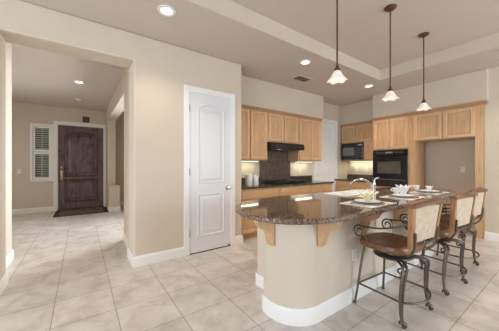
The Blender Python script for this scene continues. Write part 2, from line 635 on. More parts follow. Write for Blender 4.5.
B().box(DX0, DX1, -.01, .13, 0, .022, bev=.004).obj('threshold', 'iron', d2)

# shuttered window
w1 = struct(thing('window_1', 'narrow white plantation shutter window left of the entry door', 'window', (0, YE, 0)))
fb = B()
fo = .055
for a in ((WX0 - .03, WX0 + fo - .03, WZ0 - .03, WZ1 + .03), (WX1 - fo + .03, WX1 + .03, WZ0 - .03, WZ1 + .03)):
    fb.box(a[0], a[1], -.025, .03, a[2], a[3], bev=.005)
for a in ((WZ0 - .03, WZ0 + fo - .03), (WZ1 - fo + .03, WZ1 + .03)):
    fb.box(WX0 + fo - .03, WX1 - fo + .03, -.025, .03, a[0], a[1], bev=.005)
fb.obj('window_frame', 'white', w1)
B().box(WX0, WX1, .12, .128, WZ0, WZ1).obj('pane', 'grass_glass', w1)
ix0, ix1 = WX0 + .027, WX1 - .027
zm = (WZ0 + WZ1) / 2 + .02
for z0, z1 in ((WZ0 + .027, zm - .004), (zm + .004, WZ1 - .027)):
    sh = B()
    sh.box(ix0, ix0 + .045, .0, .028, z0, z1, bev=.003).box(ix1 - .045, ix1, 0, .028, z0, z1, bev=.003)
    sh.box(ix0 + .045, ix1 - .045, 0, .028, z0, z0 + .06, bev=.003).box(ix0 + .045, ix1 - .045, 0, .028, z1 - .06, z1, bev=.003)
    sho = sh.obj('shutter', 'white', w1)
    lv = B()
    nl = 10
    for i in range(nl):
        zc = z0 + .06 + (z1 - z0 - .12) * (i + .5) / nl
        hh = .024
        lv.prism([(-.018, zc + .004), (-.016, zc - .002), (.046, zc - .012), (.046, zc - .004)], 'x', ix0 + .045, ix1 - .045)
    lv.tube([((ix0 + ix1) / 2, -.012, z0 + .07), ((ix0 + ix1) / 2, -.012, z1 - .07)], .006)
    lv.obj('louvers', 'white', sho)

# pantry door at the end of the cooktop wall
d3 = struct(thing('door_3', 'white pantry door with tall casing past the cooktop counter', 'door', (0, YK, 0)))
casing(PX0 - .085, PX1 + .08, PZ + .08, 0, w=.085).obj('casing', 'white', d3)
B().box(PX0, PX1, .03, .07, .01, PZ, bev=.003).obj('slab', 'white', d3)
panel(arch_outline(PX0 + .12, PX1 - .12, 1.04, PZ - .13, .07), .03).obj('upper_panel', 'white', d3)
panel(arch_outline(PX0 + .12, PX1 - .12, .24, .88, 0), .03).obj('lower_panel', 'white', d3)
jb = B().box(PX0 - .0, PX0 + .012, 0, .03, 0, PZ).box(PX1 - .012, PX1, 0, .03, 0, PZ)
jb.obj('jamb', 'white', d3)

# ------------------------------------------------------------------ cabinets
FT = .02


def door_mesh(x0, x1, z0, z1, y=0.0, fr=.058):
    """framed flat-panel cabinet door, face towards -y"""
    b_ = B()
    o = [(x0, z0), (x1, z0), (x1, z1), (x0, z1)]
    L = lambda q, yy: [(p[0], yy, p[1]) for p in q]
    b_.loft([L(o, y), L(o, y - FT + .004), L(inset(o, .004), y - FT), L(inset(o, fr - .01), y - FT), L(inset(o, fr - .002), y - FT + .013), L(inset(o, fr + .004), y - FT + .014), L(inset(o, fr + .022), y - FT + .009)], cap=True)
    b_.bm.faces.ensure_lookup_table()
    for f in b_.bm.faces:
        if f.calc_center_median().y > y - FT + .0085 and abs(f.normal.y) > .9 and len(f.verts) == 4 and f.calc_center_median().y < y - .004 and min(v.co.x for v in f.verts) > x0 + fr - .005:
            f.material_index = 1
    b_.two = 'maple_v'
    return b_


def drawer_mesh(x0, x1, z0, z1, y=0.0):
    b_ = B()
    o = [(x0, z0), (x1, z0), (x1, z1), (x0, z1)]
    L = lambda q, yy: [(p[0], yy, p[1]) for p in q]
    b_.loft([L(o, y), L(o, y - FT + .008), L(inset(o, .012), y - FT)], cap=True)
    return b_


def crown_mesh(x0, x1, z0, y, d, ends=(0, 0)):
    """crown strip at the top front of a cabinet, sweeping outward"""
    prof = [(y, z0), (y - .006, z0 + .008), (y - .012, z0 + .02), (y - .03, z0 + .042), (y - .034, z0 + .052), (y - .034, z0 + .06), (y + d, z0 + .06), (y + d, z0)]
    return B().prism(prof, 'x', x0 - ends[0], x1 + ends[1])


# upper cabinets on the cooktop wall: local x to the right, facing -y, back at y = depth
def upper(label, loc, rz, w, z0, z1, depth, doors, group=None, crown=True, gap=.02, ends=(0, 0), name='upper_cabinet'):
    t = thing(name, label, 'cabinet', loc, rz, group)
    B().box(0, w, 0, depth, z0, z1).obj('body', 'maple_v', t)
    for (a, c, q0, q1) in doors:
        door_mesh(a, c, q0, q1).obj('door', 'maple_frame', t)
    if crown:
        crown_mesh(0, w, z1 - .06, 0, .0 + .02, ends).obj('crown', 'maple_crown_shaded', t)
    return t


YU, XU = 3.67, 6.0
G = 'upper cabinets on the cooktop wall'
upper('tall maple upper cabinet left of the black range hood', (2.175, YU, 0), 0, .86, 1.385, 2.40, .325,
      [(.03, .41, 1.405, 2.33), (.445, .835, 1.405, 2.33)], G)
upper('short maple upper cabinet directly above the black range hood', (3.037, YU, 0), 0, .878, 1.755, 2.40, .325,
      [(.03, .43, 1.775, 2.33), (.455, .855, 1.775, 2.33)], G)
upper('tall maple upper cabinet right of the range hood, beside the pantry door', (3.917, YU, 0), 0, .80, 1.385, 2.40, .31,
      [(.03, .39, 1.405, 2.33), (.415, .775, 1.405, 2.33)], G)

# microwave cabinet: two doors over the microwave, small door beside it
mc = thing('microwave_cabinet', 'maple upper cabinet holding the built-in black microwave', 'cabinet', (XU, 3.985, 0), -PI / 2)
mw_w = 1.03
cbx = B()
cbx.box(0, mw_w, 0, .325, 1.89, 2.42)
cbx.box(.655, mw_w, 0, .325, 1.42, 1.89)
cbx.box(0, .655, .0, .325, 1.415, 1.435)
bmesh.ops.remove_doubles(cbx.bm, verts=list(cbx.bm.verts), dist=1e-5)
cbx.obj('body', 'maple_v', mc)
door_mesh(.02, .43, 1.91, 2.35).obj('door', 'maple_frame', mc)
door_mesh(.46, .99, 1.91, 2.35).obj('door', 'maple_frame', mc)
door_mesh(.675, .985, 1.44, 1.875, fr=.05).obj('door', 'maple_frame', mc)
crown_mesh(0, mw_w, 2.36, 0, .02).obj('crown', 'maple_crown_shaded', mc)

mw = thing('microwave_oven', 'black built-in microwave under the corner upper cabinet', 'microwave', (XU, 3.985, 1.437), -PI / 2)
B().box(.02, .648, -.012, .30, 0, .445, bev=.006).obj('body', 'black', mw)
dd = B().box(.022, .49, -.04, -.012, .01, .435, bev=.008).obj('door', 'black', mw)
B().box(.07, .41, -.043, -.04, .11, .33, bev=.001).obj('window', 'mw_glass', dd)['label'] = 'grey screened window'
hb = B().tube(smooth_path([(.455, -.04, .07), (.455, -.07, .09), (.455, -.07, .36), (.455, -.04, .38)]), .009)
hb.obj('handle', 'black', dd, True)
cp = B().box(.494, .645, -.04, -.012, .01, .435, bev=.006).obj('control_panel', 'black_glass', mw)
B().box(.517, .625, -.042, -.04, .365, .41).obj('display', 'clock_glow', cp)
for i in range(3):
    for j in range(5):
        B().box(.519 + i * .037, .547 + i * .037, -.042, -.04, .06 + j * .055, .09 + j * .055).obj('button', 'grey_mark', cp)

# oven tower
XO = 5.70
ot = thing('oven_cabinet', 'tall maple cabinet housing the black wall oven', 'cabinet', (XO, 2.945, 0), -PI / 2)
ow = .775
ob = B()
ob.box(0, .028, 0, .62, .09, 2.40).box(ow - .03, ow, 0, .62, .09, 2.40)
ob.box(.028, ow - .03, 0, .62, 1.635, 2.40).box(.028, ow - .03, 0, .62, .09, .80)
ob.box(.028, ow - .03, .58, .62, .80, 1.635)
ob.box(0, ow, .07, .62, 0, .09)
bmesh.ops.remove_doubles(ob.bm, verts=list(ob.bm.verts), dist=1e-5)
ob.obj('body', 'maple_v', ot)
door_mesh(.03, .375, 1.66, 2.32).obj('door', 'maple_frame', ot)
door_mesh(.40, .745, 1.66, 2.32).obj('door', 'maple_frame', ot)
drawer_mesh(.03, .745, .46, .78).obj('drawer', 'maple_h', ot)
drawer_mesh(.03, .745, .11, .44).obj('drawer', 'maple_h', ot)
crown_mesh(0, ow, 2.34, 0, .02, (.0, 0)).obj('crown', 'maple_crown_shaded', ot)

ov = thing('wall_oven', 'black built-in wall oven in the tall maple cabinet', 'oven', (XO, 2.945, .80), -PI / 2)
B().box(.035, ow - .037, -.005, .55, .003, .832).obj('body', 'black', ov)
cp = B().prism([(-.03, .70), (-.042, .71), (-.03, .832), (-.005, .832), (-.005, .70)], 'x', .02, ow - .02, bev=.003).obj('control_panel', 'black_glass', ov)
B().box(.30, .46, -.041, -.036, .755, .79).obj('display', 'clock_glow', cp)
for i in range(5):
    for q in (.10, .50):
        B().box(q + i * .035, q + .025 + i * .035, -.041, -.036, .765, .78).obj('button', 'grey_mark', cp)
od = B().box(.022, ow - .022, -.045, -.005, .20, .69, bev=.006).obj('door', 'black', ov)
B().box(.13, ow - .15, -.048, -.045, .30, .57, bev=.001).obj('window', 'oven_glass', od)['label'] = 'smoked oven window'
hb = B().tube(smooth_path([(.06, -.045, .635), (.08, -.09, .635), (.2, -.095, .635), (ow - .2, -.095, .635), (ow - .08, -.09, .635), (ow - .06, -.045, .635)]), .012)
hb.obj('handle', 'black', od, True)
B().box(.022, ow - .022, -.04, -.005, .012, .19, bev=.008).obj('lower_panel', 'black_glass', ov)
B().tube([(.05, -.044, .165), (ow - .05, -.044, .165)], .008).obj('lower_trim', 'grey_mark', ov, True)

# refrigerator surround, empty niche
fs = thing('refrigerator_surround', 'maple refrigerator enclosure with two doors above an empty niche', 'cabinet', (XO, 2.168, 0), -PI / 2)
fw = 1.14
fbx = B()
fbx.box(0, .10, 0, .53, 0, 2.40).box(fw - .105, fw, 0, .045, 0, 2.40).box(fw - .045, fw, .045, .62, 0, 2.40)
fbx.box(.10, fw - .105, 0, .62, 1.795, 2.40)
bmesh.ops.remove_doubles(fbx.bm, verts=list(fbx.bm.verts), dist=1e-5)
fbx.obj('body', 'maple_v', fs)
door_mesh(.085, .555, 1.80, 2.32).obj('door', 'maple_frame', fs)
door_mesh(.585, 1.03, 1.80, 2.32).obj('door', 'maple_frame', fs)
crown_mesh(0, fw, 2.34, 0, .02, (0, .05)).obj('crown', 'maple_crown_shaded', fs)

# base cabinets on the cooktop wall
YB = 3.375
G = 'base cabinets on the cooktop wall'
xb = [2.185, 3.09, 3.97, 4.33, 4.73]
lbls = ['maple base cabinet with drawer under the white canisters', 'wide maple base cabinet under the cooktop',
        'narrow maple base cabinet just right of the cooktop', 'end maple base cabinet nearest the pantry door']
for i, lb_ in enumerate(lbls):
    w = xb[i + 1] - xb[i] - .001
    t = thing('base_cabinet', lb_, 'cabinet', (xb[i], YB, 0), 0, G)
    b_ = B().box(0, w, 0, .62, .09, .87).box(0, w, .06, .62, 0, .09)
    bmesh.ops.remove_doubles(b_.bm, verts=list(b_.bm.verts), dist=1e-5)
    b_.obj('body', 'maple_v', t)
    drawer_mesh(.02, w - .02, .695, .845).obj('drawer', 'maple_h', t)
    if w > .5:
        door_mesh(.02, w / 2 - .006, .115, .675).obj('door', 'maple_frame', t)
        door_mesh(w / 2 + .006, w - .02, .115, .675).obj('door', 'maple_frame', t)
    else:
        door_mesh(.02, w - .02, .115, .675).obj('door', 'maple_frame', t)
ct = B().box(2.172, 4.75, 3.345, 3.998, .872, .91, bev=.006).obj('countertop', 'granite_edge')
tag(ct, 'dark granite countertop along the cooktop wall', 'countertop')
bs = B().box(2.172, 3.095, 3.978, 3.999, .911, 1.03, bev=.003).box(3.985, 4.75, 3.978, 3.999, .911, 1.03, bev=.003)
bs2 = B().box(2.172, 3.085, 3.978, 3.999, .911, 1.03, bev=.003).obj('granite_upstand', 'granite_edge')
tag(bs2, 'low dark granite backsplash strip behind the white canisters', 'backsplash', 'low granite backsplash strips')
bs.bm.free()
bs3 = B().box(3.995, 4.75, 3.978, 3.999, .911, 1.03, bev=.003).obj('granite_upstand', 'granite_edge')
tag(bs3, 'low dark granite backsplash strip right of the cooktop', 'backsplash', 'low granite backsplash strips')
sp = B().box(3.09, 3.99, 3.982, 3.999, .911, 1.752).obj('stone_backsplash', 'splash')
tag(sp, 'tall brown stone backsplash panel behind the cooktop', 'backsplash')

# base cabinets and counter under the microwave
XB = 5.735
G = 'base cabinets under the microwave'
for (y0, w, lb_) in ((3.985, .52, 'maple base cabinet under the microwave, next to the pantry door'), (3.464, .515, 'maple base cabinet under the microwave, next to the wall oven')):
    t = thing('base_cabinet', lb_, 'cabinet', (XB, y0, 0), -PI / 2, G)
    b_ = B().box(0, w, 0, .585, .09, .87).box(0, w, .06, .585, 0, .09)
    bmesh.ops.remove_doubles(b_.bm, verts=list(b_.bm.verts), dist=1e-5)
    b_.obj('body', 'maple_v', t)
    drawer_mesh(.02, w - .02, .72, .85).obj('drawer', 'maple_h', t)
    drawer_mesh(.02, w - .02, .42, .70).obj('drawer', 'maple_h', t)
    drawer_mesh(.02, w - .02, .115, .40).obj('drawer', 'maple_h', t)
ct = B().box(5.705, 6.328, 2.948, 3.998, .872, .91, bev=.006).obj('countertop', 'granite_edge')
tag(ct, 'short dark granite countertop under the microwave', 'countertop')
u = B().box(6.305, 6.329, 2.948, 3.995, .911, 1.03, bev=.003).obj('granite_upstand', 'granite_edge')
tag(u, 'low dark granite backsplash strip under the microwave', 'backsplash', 'low granite backsplash strips')

# range hood
rh = thing('range_hood', 'black under-cabinet range hood above the cooktop', 'range hood', (3.045, YK, 1.60))
hw = .80
prof = [(-.02, 0.0), (-.565, 0.0), (-.575, .01), (-.575, .085), (-.545, .125), (-.335, .152), (-.02, .152)]
B().prism(prof, 'x', 0, hw, bev=.004).obj('body', 'black', rh)
B().box(.05, hw - .05, -.50, -.08, -.006, -.0005).obj('filter', 'grille', rh)
B().lathe([(.001, -.012), (.03, -.010), (.034, -.0005), (.001, -.0005)], 16, (.12, -.53, 0)).obj('lamp_lens', 'plastic', rh, True)
for i in range(3):
    B().box(.62 + i * .045, .65 + i * .045, -.58, -.574, .035, .055, bev=.002).obj('switch', 'iron', rh)

# cooktop
ck = thing('cooktop', 'black gas cooktop set into the dark granite counter', 'cooktop', (3.12, 3.46, .911))
cw, cd = .84, .46
B().box(0, cw, 0, cd, 0, .014, bev=.005).obj('plate', 'black_glass', ck)
for (x, y) in ((.19, .12), (.19, .34), (.45, .23), (.65, .12), (.65, .34)):
    B().lathe([(.001, .014), (.05, .014), (.05, .022), (.034, .024), (.032, .034), (.001, .036)], 20, (x, y, 0)).obj('burner', 'iron', ck, True)
for (x0, x1) in ((.06, .315), (.325, .575), (.585, .78)):
    g = B()
    z = .05
    g.tube([(x0, .03, z), (x1, .03, z), (x1, .43, z), (x0, .43, z)], .007, 6, True)
    for y in (.12, .23, .34):
        g.tube([(x0, y, z), (x1, y, z)], .006, 6)
    g.tube([((x0 + x1) / 2, .03, z), ((x0 + x1) / 2, .43, z)], .006, 6)
    for x in (x0, x1):
        for y in (.03, .43):
            g.tube([(x, y, .012), (x, y, z)], .007, 6)
    g.obj('grate', 'iron', ck, True)
for i in range(5):
    B().lathe([(.001, .014), (.02, .014), (.017, .038), (.001, .04)], 14, (cw - .03, .06 + i * .085, 0)).obj('knob', 'iron', ck, True)


# canisters on the counter
def canister(x, y, r, h, label):
    t = thing('canister', label, 'canister', (x, y, .911), 0, 'white canisters on the cooktop counter')
    B().lathe([(.001, 0), (r * .94, 0), (r, .012), (r, h * .8), (r * .95, h * .84), (.001, h * .84)], 28).obj('jar', 'porcelain', t, True)
    B().lathe([(.001, h * .842), (r * .98, h * .842), (r * .98, h * .88), (r * .5, h * .95), (.012, h * .955), (.010, h * .975), (.018, h), (.001, h * 1.02)], 28).obj('lid', 'porcelain', t, True)
    return t


canister(2.52, 3.58, .066, .225, 'tall white canister on the granite counter, nearer the white door')
canister(2.69, 3.60, .056, .19, 'shorter white canister on the granite counter, nearer the cooktop')


# under-cabinet lights
def strip_light(label, x, y, w, rz, power):
    t = thing('under_cabinet_light', label, 'light', (x, y, 1.384), rz, 'under-cabinet light bars')
    B().box(0, w, 0, .07, -.022, -.001, bev=.003).obj('housing', 'plastic', t)
    B().box(.01, w - .01, .008, .062, -.027, -.0225).obj('diffuser', 'tube_glow', t)
    d = bpy.data.lights.new('under_cabinet_lamp', 'AREA')
    d.shape = 'RECTANGLE'; d.size = w; d.size_y = .06; d.energy = power; d.color = (1, .93, .68)
    o = bpy.data.objects.new('under_cabinet_lamp', d)
    COL.objects.link(o); o.parent = t; o.location = (w / 2, .035, -.035)
    return t


strip_light('slim light bar under the tall upper cabinet left of the hood', 2.45, 3.84, .5, 0, 1.0)
strip_light('slim light bar under the tall upper cabinet right of the hood', 4.05, 3.84, .55, 0, 1.2)
lt = strip_light('slim light bar under the microwave cabinet', 6.2, 3.85, .8, -PI / 2, 2.2)
lt.location.z = 1.413


# wall plates
def plate(name, label, cat, loc, rz, kind='outlet', group=None):
    t = thing(name, label, cat, loc, rz, group)
    B().box(-.036, .036, -.006, 0, -.058, .058, bev=.003).obj('cover', 'plastic', t)
    if kind == 'outlet':
        for z in (-.025, .025):
            r = B().box(-.017, .017, -.009, -.006, z - .015, z + .015, bev=.002).obj('receptacle', 'plastic', t)
            s_ = B().box(-.008, -.005, -.0095, -.009, z - .004, z + .008).box(.005, .008, -.0095, -.009, z - .004, z + .008)
            s_.obj('slots', 'iron', r)
    else:
        B().box(-.016, .016, -.011, -.006, -.032, .032, bev=.002).obj('rocker', 'plastic', t)
    return t


plate('wall_outlet', 'white outlet on the wall right of the cooktop, under the upper cabinet', 'outlet', (4.34, YK - .001, 1.16), 0)
plate('wall_outlet', 'white outlet under the microwave, nearer the pantry door', 'outlet', (XK - .001, 3.72, 1.17), -PI / 2)
plate('wall_outlet', 'white outlet under the microwave, nearer the wall oven', 'outlet', (XK - .001, 3.42, 1.17), -PI / 2)
plate('wall_outlet', 'white outlet in the empty refrigerator niche', 'outlet', (XK - .001, 1.44, 1.2), -PI / 2)
plate('light_switch', 'white light switch on the entry wall left of the shuttered window', 'switch', (-1.33, YE - .001, 1.12), 0, 'switch')

# ------------------------------------------------------------------ island
isl = thing('kitchen_island', 'beige round-ended kitchen island base with white baseboard', 'island', (2.85, 1.6, 0))
ox, oy = -2.85, -1.6


def pony(off):
    """plan of the half wall, grown by off"""
    x0, x1, y0, y1, r = 1.315 - off, 4.34 + off, 1.275 - off, 1.72 + off, .27 + off
    r2 = .12 + off
    return (arc(x0 + r, y0 + r, r, 180, 270, 14) + arc(x1 - r, y0 + r, r, 270, 360, 14) +
            arc(x1 - r2, y1 - r2, r2, 0, 90, 6) + arc(x0 + r2, y1 - r2, r2, 90, 180, 6))


def ring(b_, outer, inner, z0, z1):
    n = len(outer)
    b_.loft([[(p[0], p[1], z) for p in q] for q, z in ((outer, z0), (outer, z1), (inner, z1), (inner, z0), (outer, z0))], cap=False)
    bmesh.ops.remove_doubles(b_.bm, verts=list(b_.bm.verts), dist=1e-6)
    return b_


T = Matrix.Translation((ox, oy, 0))
ring(B(), pony(0), pony(-.05), .001, .879).xf(T).obj('half_wall', 'wall', isl, True)
bb = B()
bb.loft([[(p[0], p[1], z) for p in pony(o)] for o, z in ((.0005, 0), (.016, 0), (.016, .10), (.009, .122), (.005, .132), (.0005, .132))], cap=False)
bb.xf(T).obj('baseboard', 'white', isl, True)['label'] = 'white baseboard around the island'
# cabinet side of the island
ex = B()
ex.prism([(1.545, 1.7225), (1.545, 2.035), (1.60, 2.035), (1.60, 1.7225)], 'z', .001, .879)
ex.xf(T).obj('end_panel', 'wall', isl)
ex = B().box(1.529, 1.5445, 1.737, 2.05, 0, .132, bev=.004).xf(T).obj('baseboard', 'white', isl)
ib = B()
ib.box(1.601, 4.30, 1.985, 2.02, .09, .879).box(4.26, 4.30, 1.7225, 1.985, .09, .879).box(1.601, 4.30, 1.96, 1.984, 0, .09)
ib.xf(T).obj('cabinet_front', 'maple_v', isl)
for i in range(4):
    a = 1.63 + i * .66
    m = door_mesh(-.31, .31, .115, .66)
    m.xf(T @ Matrix.Translation((a + .32, 2.02, 0)) @ Matrix.Rotation(PI, 4, 'Z')).obj('door', 'maple_frame', isl)
    m = drawer_mesh(-.31, .31, .69, .85)
    m.xf(T @ Matrix.Translation((a + .32, 2.02, 0)) @ Matrix.Rotation(PI, 4, 'Z')).obj('drawer', 'maple_h', isl)


def corbel(px, py, ang):
    """bracket: plate on the wall, scrolled profile projecting outward; local +x outward"""
    D, H = .185, .265
    prof = [(0, .878), (D, .878), (D, .845), (D - .012, .835)]
    c = smooth_path([(D - .015, .83, 0), (D - .04, .79, 0), (D - .085, .755, 0), (D - .12, .735, 0), (.05, .69, 0), (.038, .655, 0), (.03, .63, 0)], 4)
    prof += [(p.x, p.y) for p in c] + [(.022, .878 - H), (0, .878 - H)]
    b_ = B().prism(prof, 'y', -.038, .038, bev=.004)
    b_.xf(T @ Matrix.Translation((px, py, 0)) @ Matrix.Rotation(math.radians(ang), 4, 'Z'))
    b_.obj('corbel', 'maple_v', isl)


corbel(1.3145, 1.53, 180)
for x in (1.625, 2.28, 2.97, 3.66):
    corbel(x, 1.2745, -90)
tag(isl, 'beige round-ended kitchen island base with white baseboard', 'island')
plate('wall_outlet', 'white outlet on the beige side of the island near the first bar stool', 'outlet', (2.12, 1.274, .43), 0)

# granite top with an opening for the sink
front = [(1.30, 1.05), (1.47, 1.0), (1.8, .985), (2.4, .98), (3.0, .978), (3.6, .975), (3.95, .985), (4.25, 1.03), (4.5, 1.135), (4.64, 1.30), (4.66, 1.47), (4.58, 1.68), (4.40, 1.83), (4.1, 1.915), (3.6, 1.965), (3.0, 2.00), (2.4, 2.05), (1.95, 2.075), (1.62, 2.05), (1.34, 1.965), (1.15, 1.84), (1.045, 1.66), (1.015, 1.47), (1.05, 1.29), (1.145, 1.145)]
outer = [(p.x, p.y) for p in smooth_path([(x, y, 0) for x, y in front], 5, True)]
SX0, SX1, SY0, SY1 = 2.50, 3.26, 1.60, 1.915


def rrect(x0, x1, y0, y1, r, n=5):
    return arc(x1 - r, y1 - r, r, 0, 90, n) + arc(x0 + r, y1 - r, r, 90, 180, n) + arc(x0 + r, y0 + r, r, 180, 270, n) + arc(x1 - r, y0 + r, r, 270, 360, n)


hole = rrect(SX0 + .02, SX1 - .02, SY0 + .02, SY1 - .02, .04)
tb = bmesh.new()
ZC0, ZC1 = .88, .92


def loopz(pts, z):
    vs = [tb.verts.new((p[0], p[1], z)) for p in pts]
    es = [tb.edges.new((vs[i], vs[(i + 1) % len(vs)])) for i in range(len(vs))]
    return vs, es


ins = inset(outer, .008)
o1, e1 = loopz(ins, ZC1)
h1, eh1 = loopz(hole, ZC1)
bmesh.ops.triangle_fill(tb, edges=e1 + eh1, use_dissolve=False, use_beauty=True)
o2, e2 = loopz(ins, ZC0)
h2, eh2 = loopz(hole, ZC0)
bmesh.ops.triangle_fill(tb, edges=e2 + eh2, use_dissolve=False, use_beauty=True)
oa, _ = loopz(outer, ZC1 - .008)
ob_, _ = loopz(outer, ZC0 + .008)
for A_, B_ in ((o1, oa), (oa, ob_), (ob_, o2), (h1, h2)):
    n = len(A_)
    for i in range(n):
        tb.faces.new((A_[i], A_[(i + 1) % n], B_[(i + 1) % n], B_[i]))
ctop = B(); ctop.bm.free(); ctop.bm = tb
ic = ctop.obj('island_countertop', 'granite')
tag(ic, 'polished brown granite island countertop with rounded ends', 'countertop')

# sink
sk = thing('kitchen_sink', 'white double-bowl sink set in the granite island', 'sink', (SX0, SY0, .92))
rw, rd = SX1 - SX0, SY1 - SY0
xm = rw * .5
rb = B()
for (a, c) in ((.028, xm - .015), (xm + .015, rw - .028)):
    o_ = rrect(a, c, .028, rd - .028, .035)
    i_ = rrect(a + .012, c - .012, .04, rd - .04, .03)
    Lz = lambda q, z: [(p[0], p[1], z) for p in q]
    rb2 = B()
    rb2.loft([Lz(o_, -.16), Lz(o_, .0), Lz(i_, .001), Lz(i_, -.15)], cap=True)
    rb2.obj('bowl', 'porcelain', sk, True)
rm = B()
rm.box(0, rw, 0, .03, .0005, .012, bev=.004).box(0, rw, rd - .03, rd, .0005, .012, bev=.004)
rm.box(0, .03, .03, rd - .03, .0005, .012, bev=.004).box(rw - .03, rw, .03, rd - .03, .0005, .012, bev=.004)
rm.box(xm - .018, xm + .018, .03, rd - .03, .0005, .012, bev=.004)
rm.obj('rim', 'porcelain', sk)

# faucet
fc = thing('faucet', 'brushed metal arched faucet beside the island sink', 'faucet', (3.02, 1.545, .92))
B().lathe([(.001, .0005), (.032, .0005), (.03, .012), (.022, .02), (.02, .11), (.022, .12), (.018, .14), (.001, .145)], 20).obj('base', 'nickel', fc, True)
B().tube(smooth_path([(0, 0, .06), (-.02, .035, .13), (-.06, .085, .172), (-.10, .13, .182), (-.14, .175, .168), (-.165, .205, .135), (-.17, .21, .12)], 6), lambda u: .0155 - .004 * u, 10).obj('spout', 'nickel', fc, True)
B().tube(smooth_path([(0, 0, .135), (.005, -.005, .175), (.012, -.03, .20), (.015, -.055, .21)]), lambda u: .013 - .005 * u, 10).obj('lever', 'nickel', fc, True)


# ------------------------------------------------------------------ bar stools
def stool(label, loc, rz):
    t = thing('bar_stool', label, 'bar stool', loc, rz, 'swivel bar stools along the island')
    # seat: softly dished board with a rounded outline
    pts = []
    for i in range(40):
        a = 2 * PI * i / 40
        c, s_ = math.cos(a), math.sin(a)
        pts.append((.238 * math.copysign(abs(c) ** .55, c), .015 + .215 * math.copysign(abs(s_) ** .6, s_)))
    Lz = lambda k, z, dz=0: [(p[0] * k, .015 + (p[1] - .015) * k, z + dz * (p[0] / .245) ** 2) for p in pts]
    B().loft([Lz(.90, .548), Lz(.97, .553), Lz(1.0, .570), Lz(1.0, .588), Lz(.97, .602, .004), Lz(.85, .602, .005), Lz(.5, .590, .005), Lz(.1, .588)], cap=True).obj('seat', 'oak', t, True)
    # swivel: plate, ring and bracket scrolls
    sw = B().lathe([(.001, .47), (.15, .47), (.155, .478), (.15, .486), (.07, .49), (.065, .53), (.10, .535), (.10, .5475), (.001, .5475)], 28)
    sw.obj('swivel', 'bronze', t, True)
    # legs
    for sx in (-1, 1):
        f = B().tube(smooth_path([(sx * .178, .155, .546), (sx * .186, .168, .46), (sx * .196, .18, .36), (sx * .213, .196, .19), (sx * .232, .215, .02)], 6), .0105, 8)
        f.ball((sx * .234, .217, .012), .017, .7)
        f.obj('leg', 'bronze', t, True)
        r = B()
        for k in (-1, 1):
            ox_ = k * .028
            r.tube(smooth_path([(sx * .10 + ox_ * .6, -.10, .478), (sx * .15 + ox_, -.165, .47), (sx * .185 + ox_, -.195, .435), (sx * .20 + ox_ * .9, -.185, .34), (sx * .21 + ox_ * .6, -.178, .20), (sx * .222 + ox_ * .25, -.185, .09), (sx * .228, -.197, .02)], 6), .0105, 8)
            sp_ = [(sx * .185 + ox_ * (1 + .03 * i) , -.175 - .03 * math.cos(i * .55) * (1 - i / 16), .435 + .03 * math.sin(i * .55) * (1 - i / 16)) for i in range(13)]
            r.tube(sp_, .007, 6)
        ft = [(sx * .228, -.197 - .022 * math.sin(i * .5), .035 - .022 * math.cos(i * .5) * (1 - i / 18)) for i in range(12)]
        r.tube(ft, .012, 8)
        r.obj('leg', 'bronze', t, True)
    # foot ring
    st = B()
    h = .19
    fx, fy, bx_, by_ = .213, .196, .212, -.187
    st.tube([(-fx, fy, h), (fx, fy, h)], .0085)
    st.tube([(-fx, fy, h), (-bx_, by_, h)], .0085)
    st.tube([(fx, fy, h), (bx_, by_, h)], .0085)
    st.tube(smooth_path([(-bx_, by_, h), (-.12, by_ - .06, h), (0, by_ - .085, h), (.12, by_ - .06, h), (bx_, by_, h)], 6), .0085)
    st.obj('foot_rest', 'bronze', t, True)
    # back: wooden frame leaning away from the counter, cream panel, metal uprights
    yb = lambda z: -.234 - (z - .6) * .09
    bw, bt = .255, .245
    for sx in (-1, 1):
        fr = B()
        loops = []
        for z in (.625, .75, .85, .92, .965):
            yc = yb(z); w_ = .019
            xc = sx * (.182 + .055 * max(0, z - .625) / .34)
            loops.append([(xc - w_, yc - .019, z), (xc + w_, yc - .019, z), (xc + w_, yc + .018, z), (xc - w_, yc + .018, z)])
        fr.loft(loops)
        fr.obj('back_stile', 'oak_v', t)
    rl = B()
    loops = []
    for i in range(13):
        u = i / 12 * 2 - 1
        zc = .972 + .022 * (1 - u * u)
        yc = yb(zc) - .02 * (1 - u * u)
        hh = .021 - .005 * abs(u) ** 3
        x = u * .262
        loops.append([(x, yc - .028, zc - hh), (x, yc + .026, zc - hh), (x, yc + .028, zc + hh * .5), (x, yc + .014, zc + hh), (x, yc - .018, zc + hh), (x, yc - .031, zc + hh * .4)])
    rl.loft(loops)
    rl.obj('top_rail', 'oak', t, True)
    pn = B()
    loops = []
    for i in range(9):
        v = i / 8
        z = .675 + v * .275
        w_ = .172 + .046 * v
        yc = yb(z)
        puff = .014 * math.sin(PI * min(1, max(0, v)))
        row = []
        for j in range(9):
            q = j / 8 * 2 - 1
            row.append((q * w_, yc - .012 - puff * (1 - q * q), z))
        for j in range(9):
            q = 1 - j / 8 * 2
            row.append((q * w_, yc + .012 + puff * (1 - q * q), z))
        loops.append(row)
    pn.loft(loops)
    pn.obj('back_panel', 'cream', t, True)['label'] = 'cream upholstered back panel'
    mr = B()
    mr.tube(smooth_path([(-.185, yb(.65), .652), (-.1, yb(.65) - .015, .645), (0, yb(.65) - .018, .642), (.1, yb(.65) - .015, .645), (.185, yb(.65), .652)], 5), .009)
    for sx in (-1, 1):
        mr.tube(smooth_path([(sx * .14, -.17, .553), (sx * .16, -.205, .555), (sx * .176, -.24, .59), (sx * .186, yb(.66) - .026, .66), (sx * .20, yb(.76) - .026, .76)], 5), .009)
    mr.obj('back_support', 'bronze', t, True)
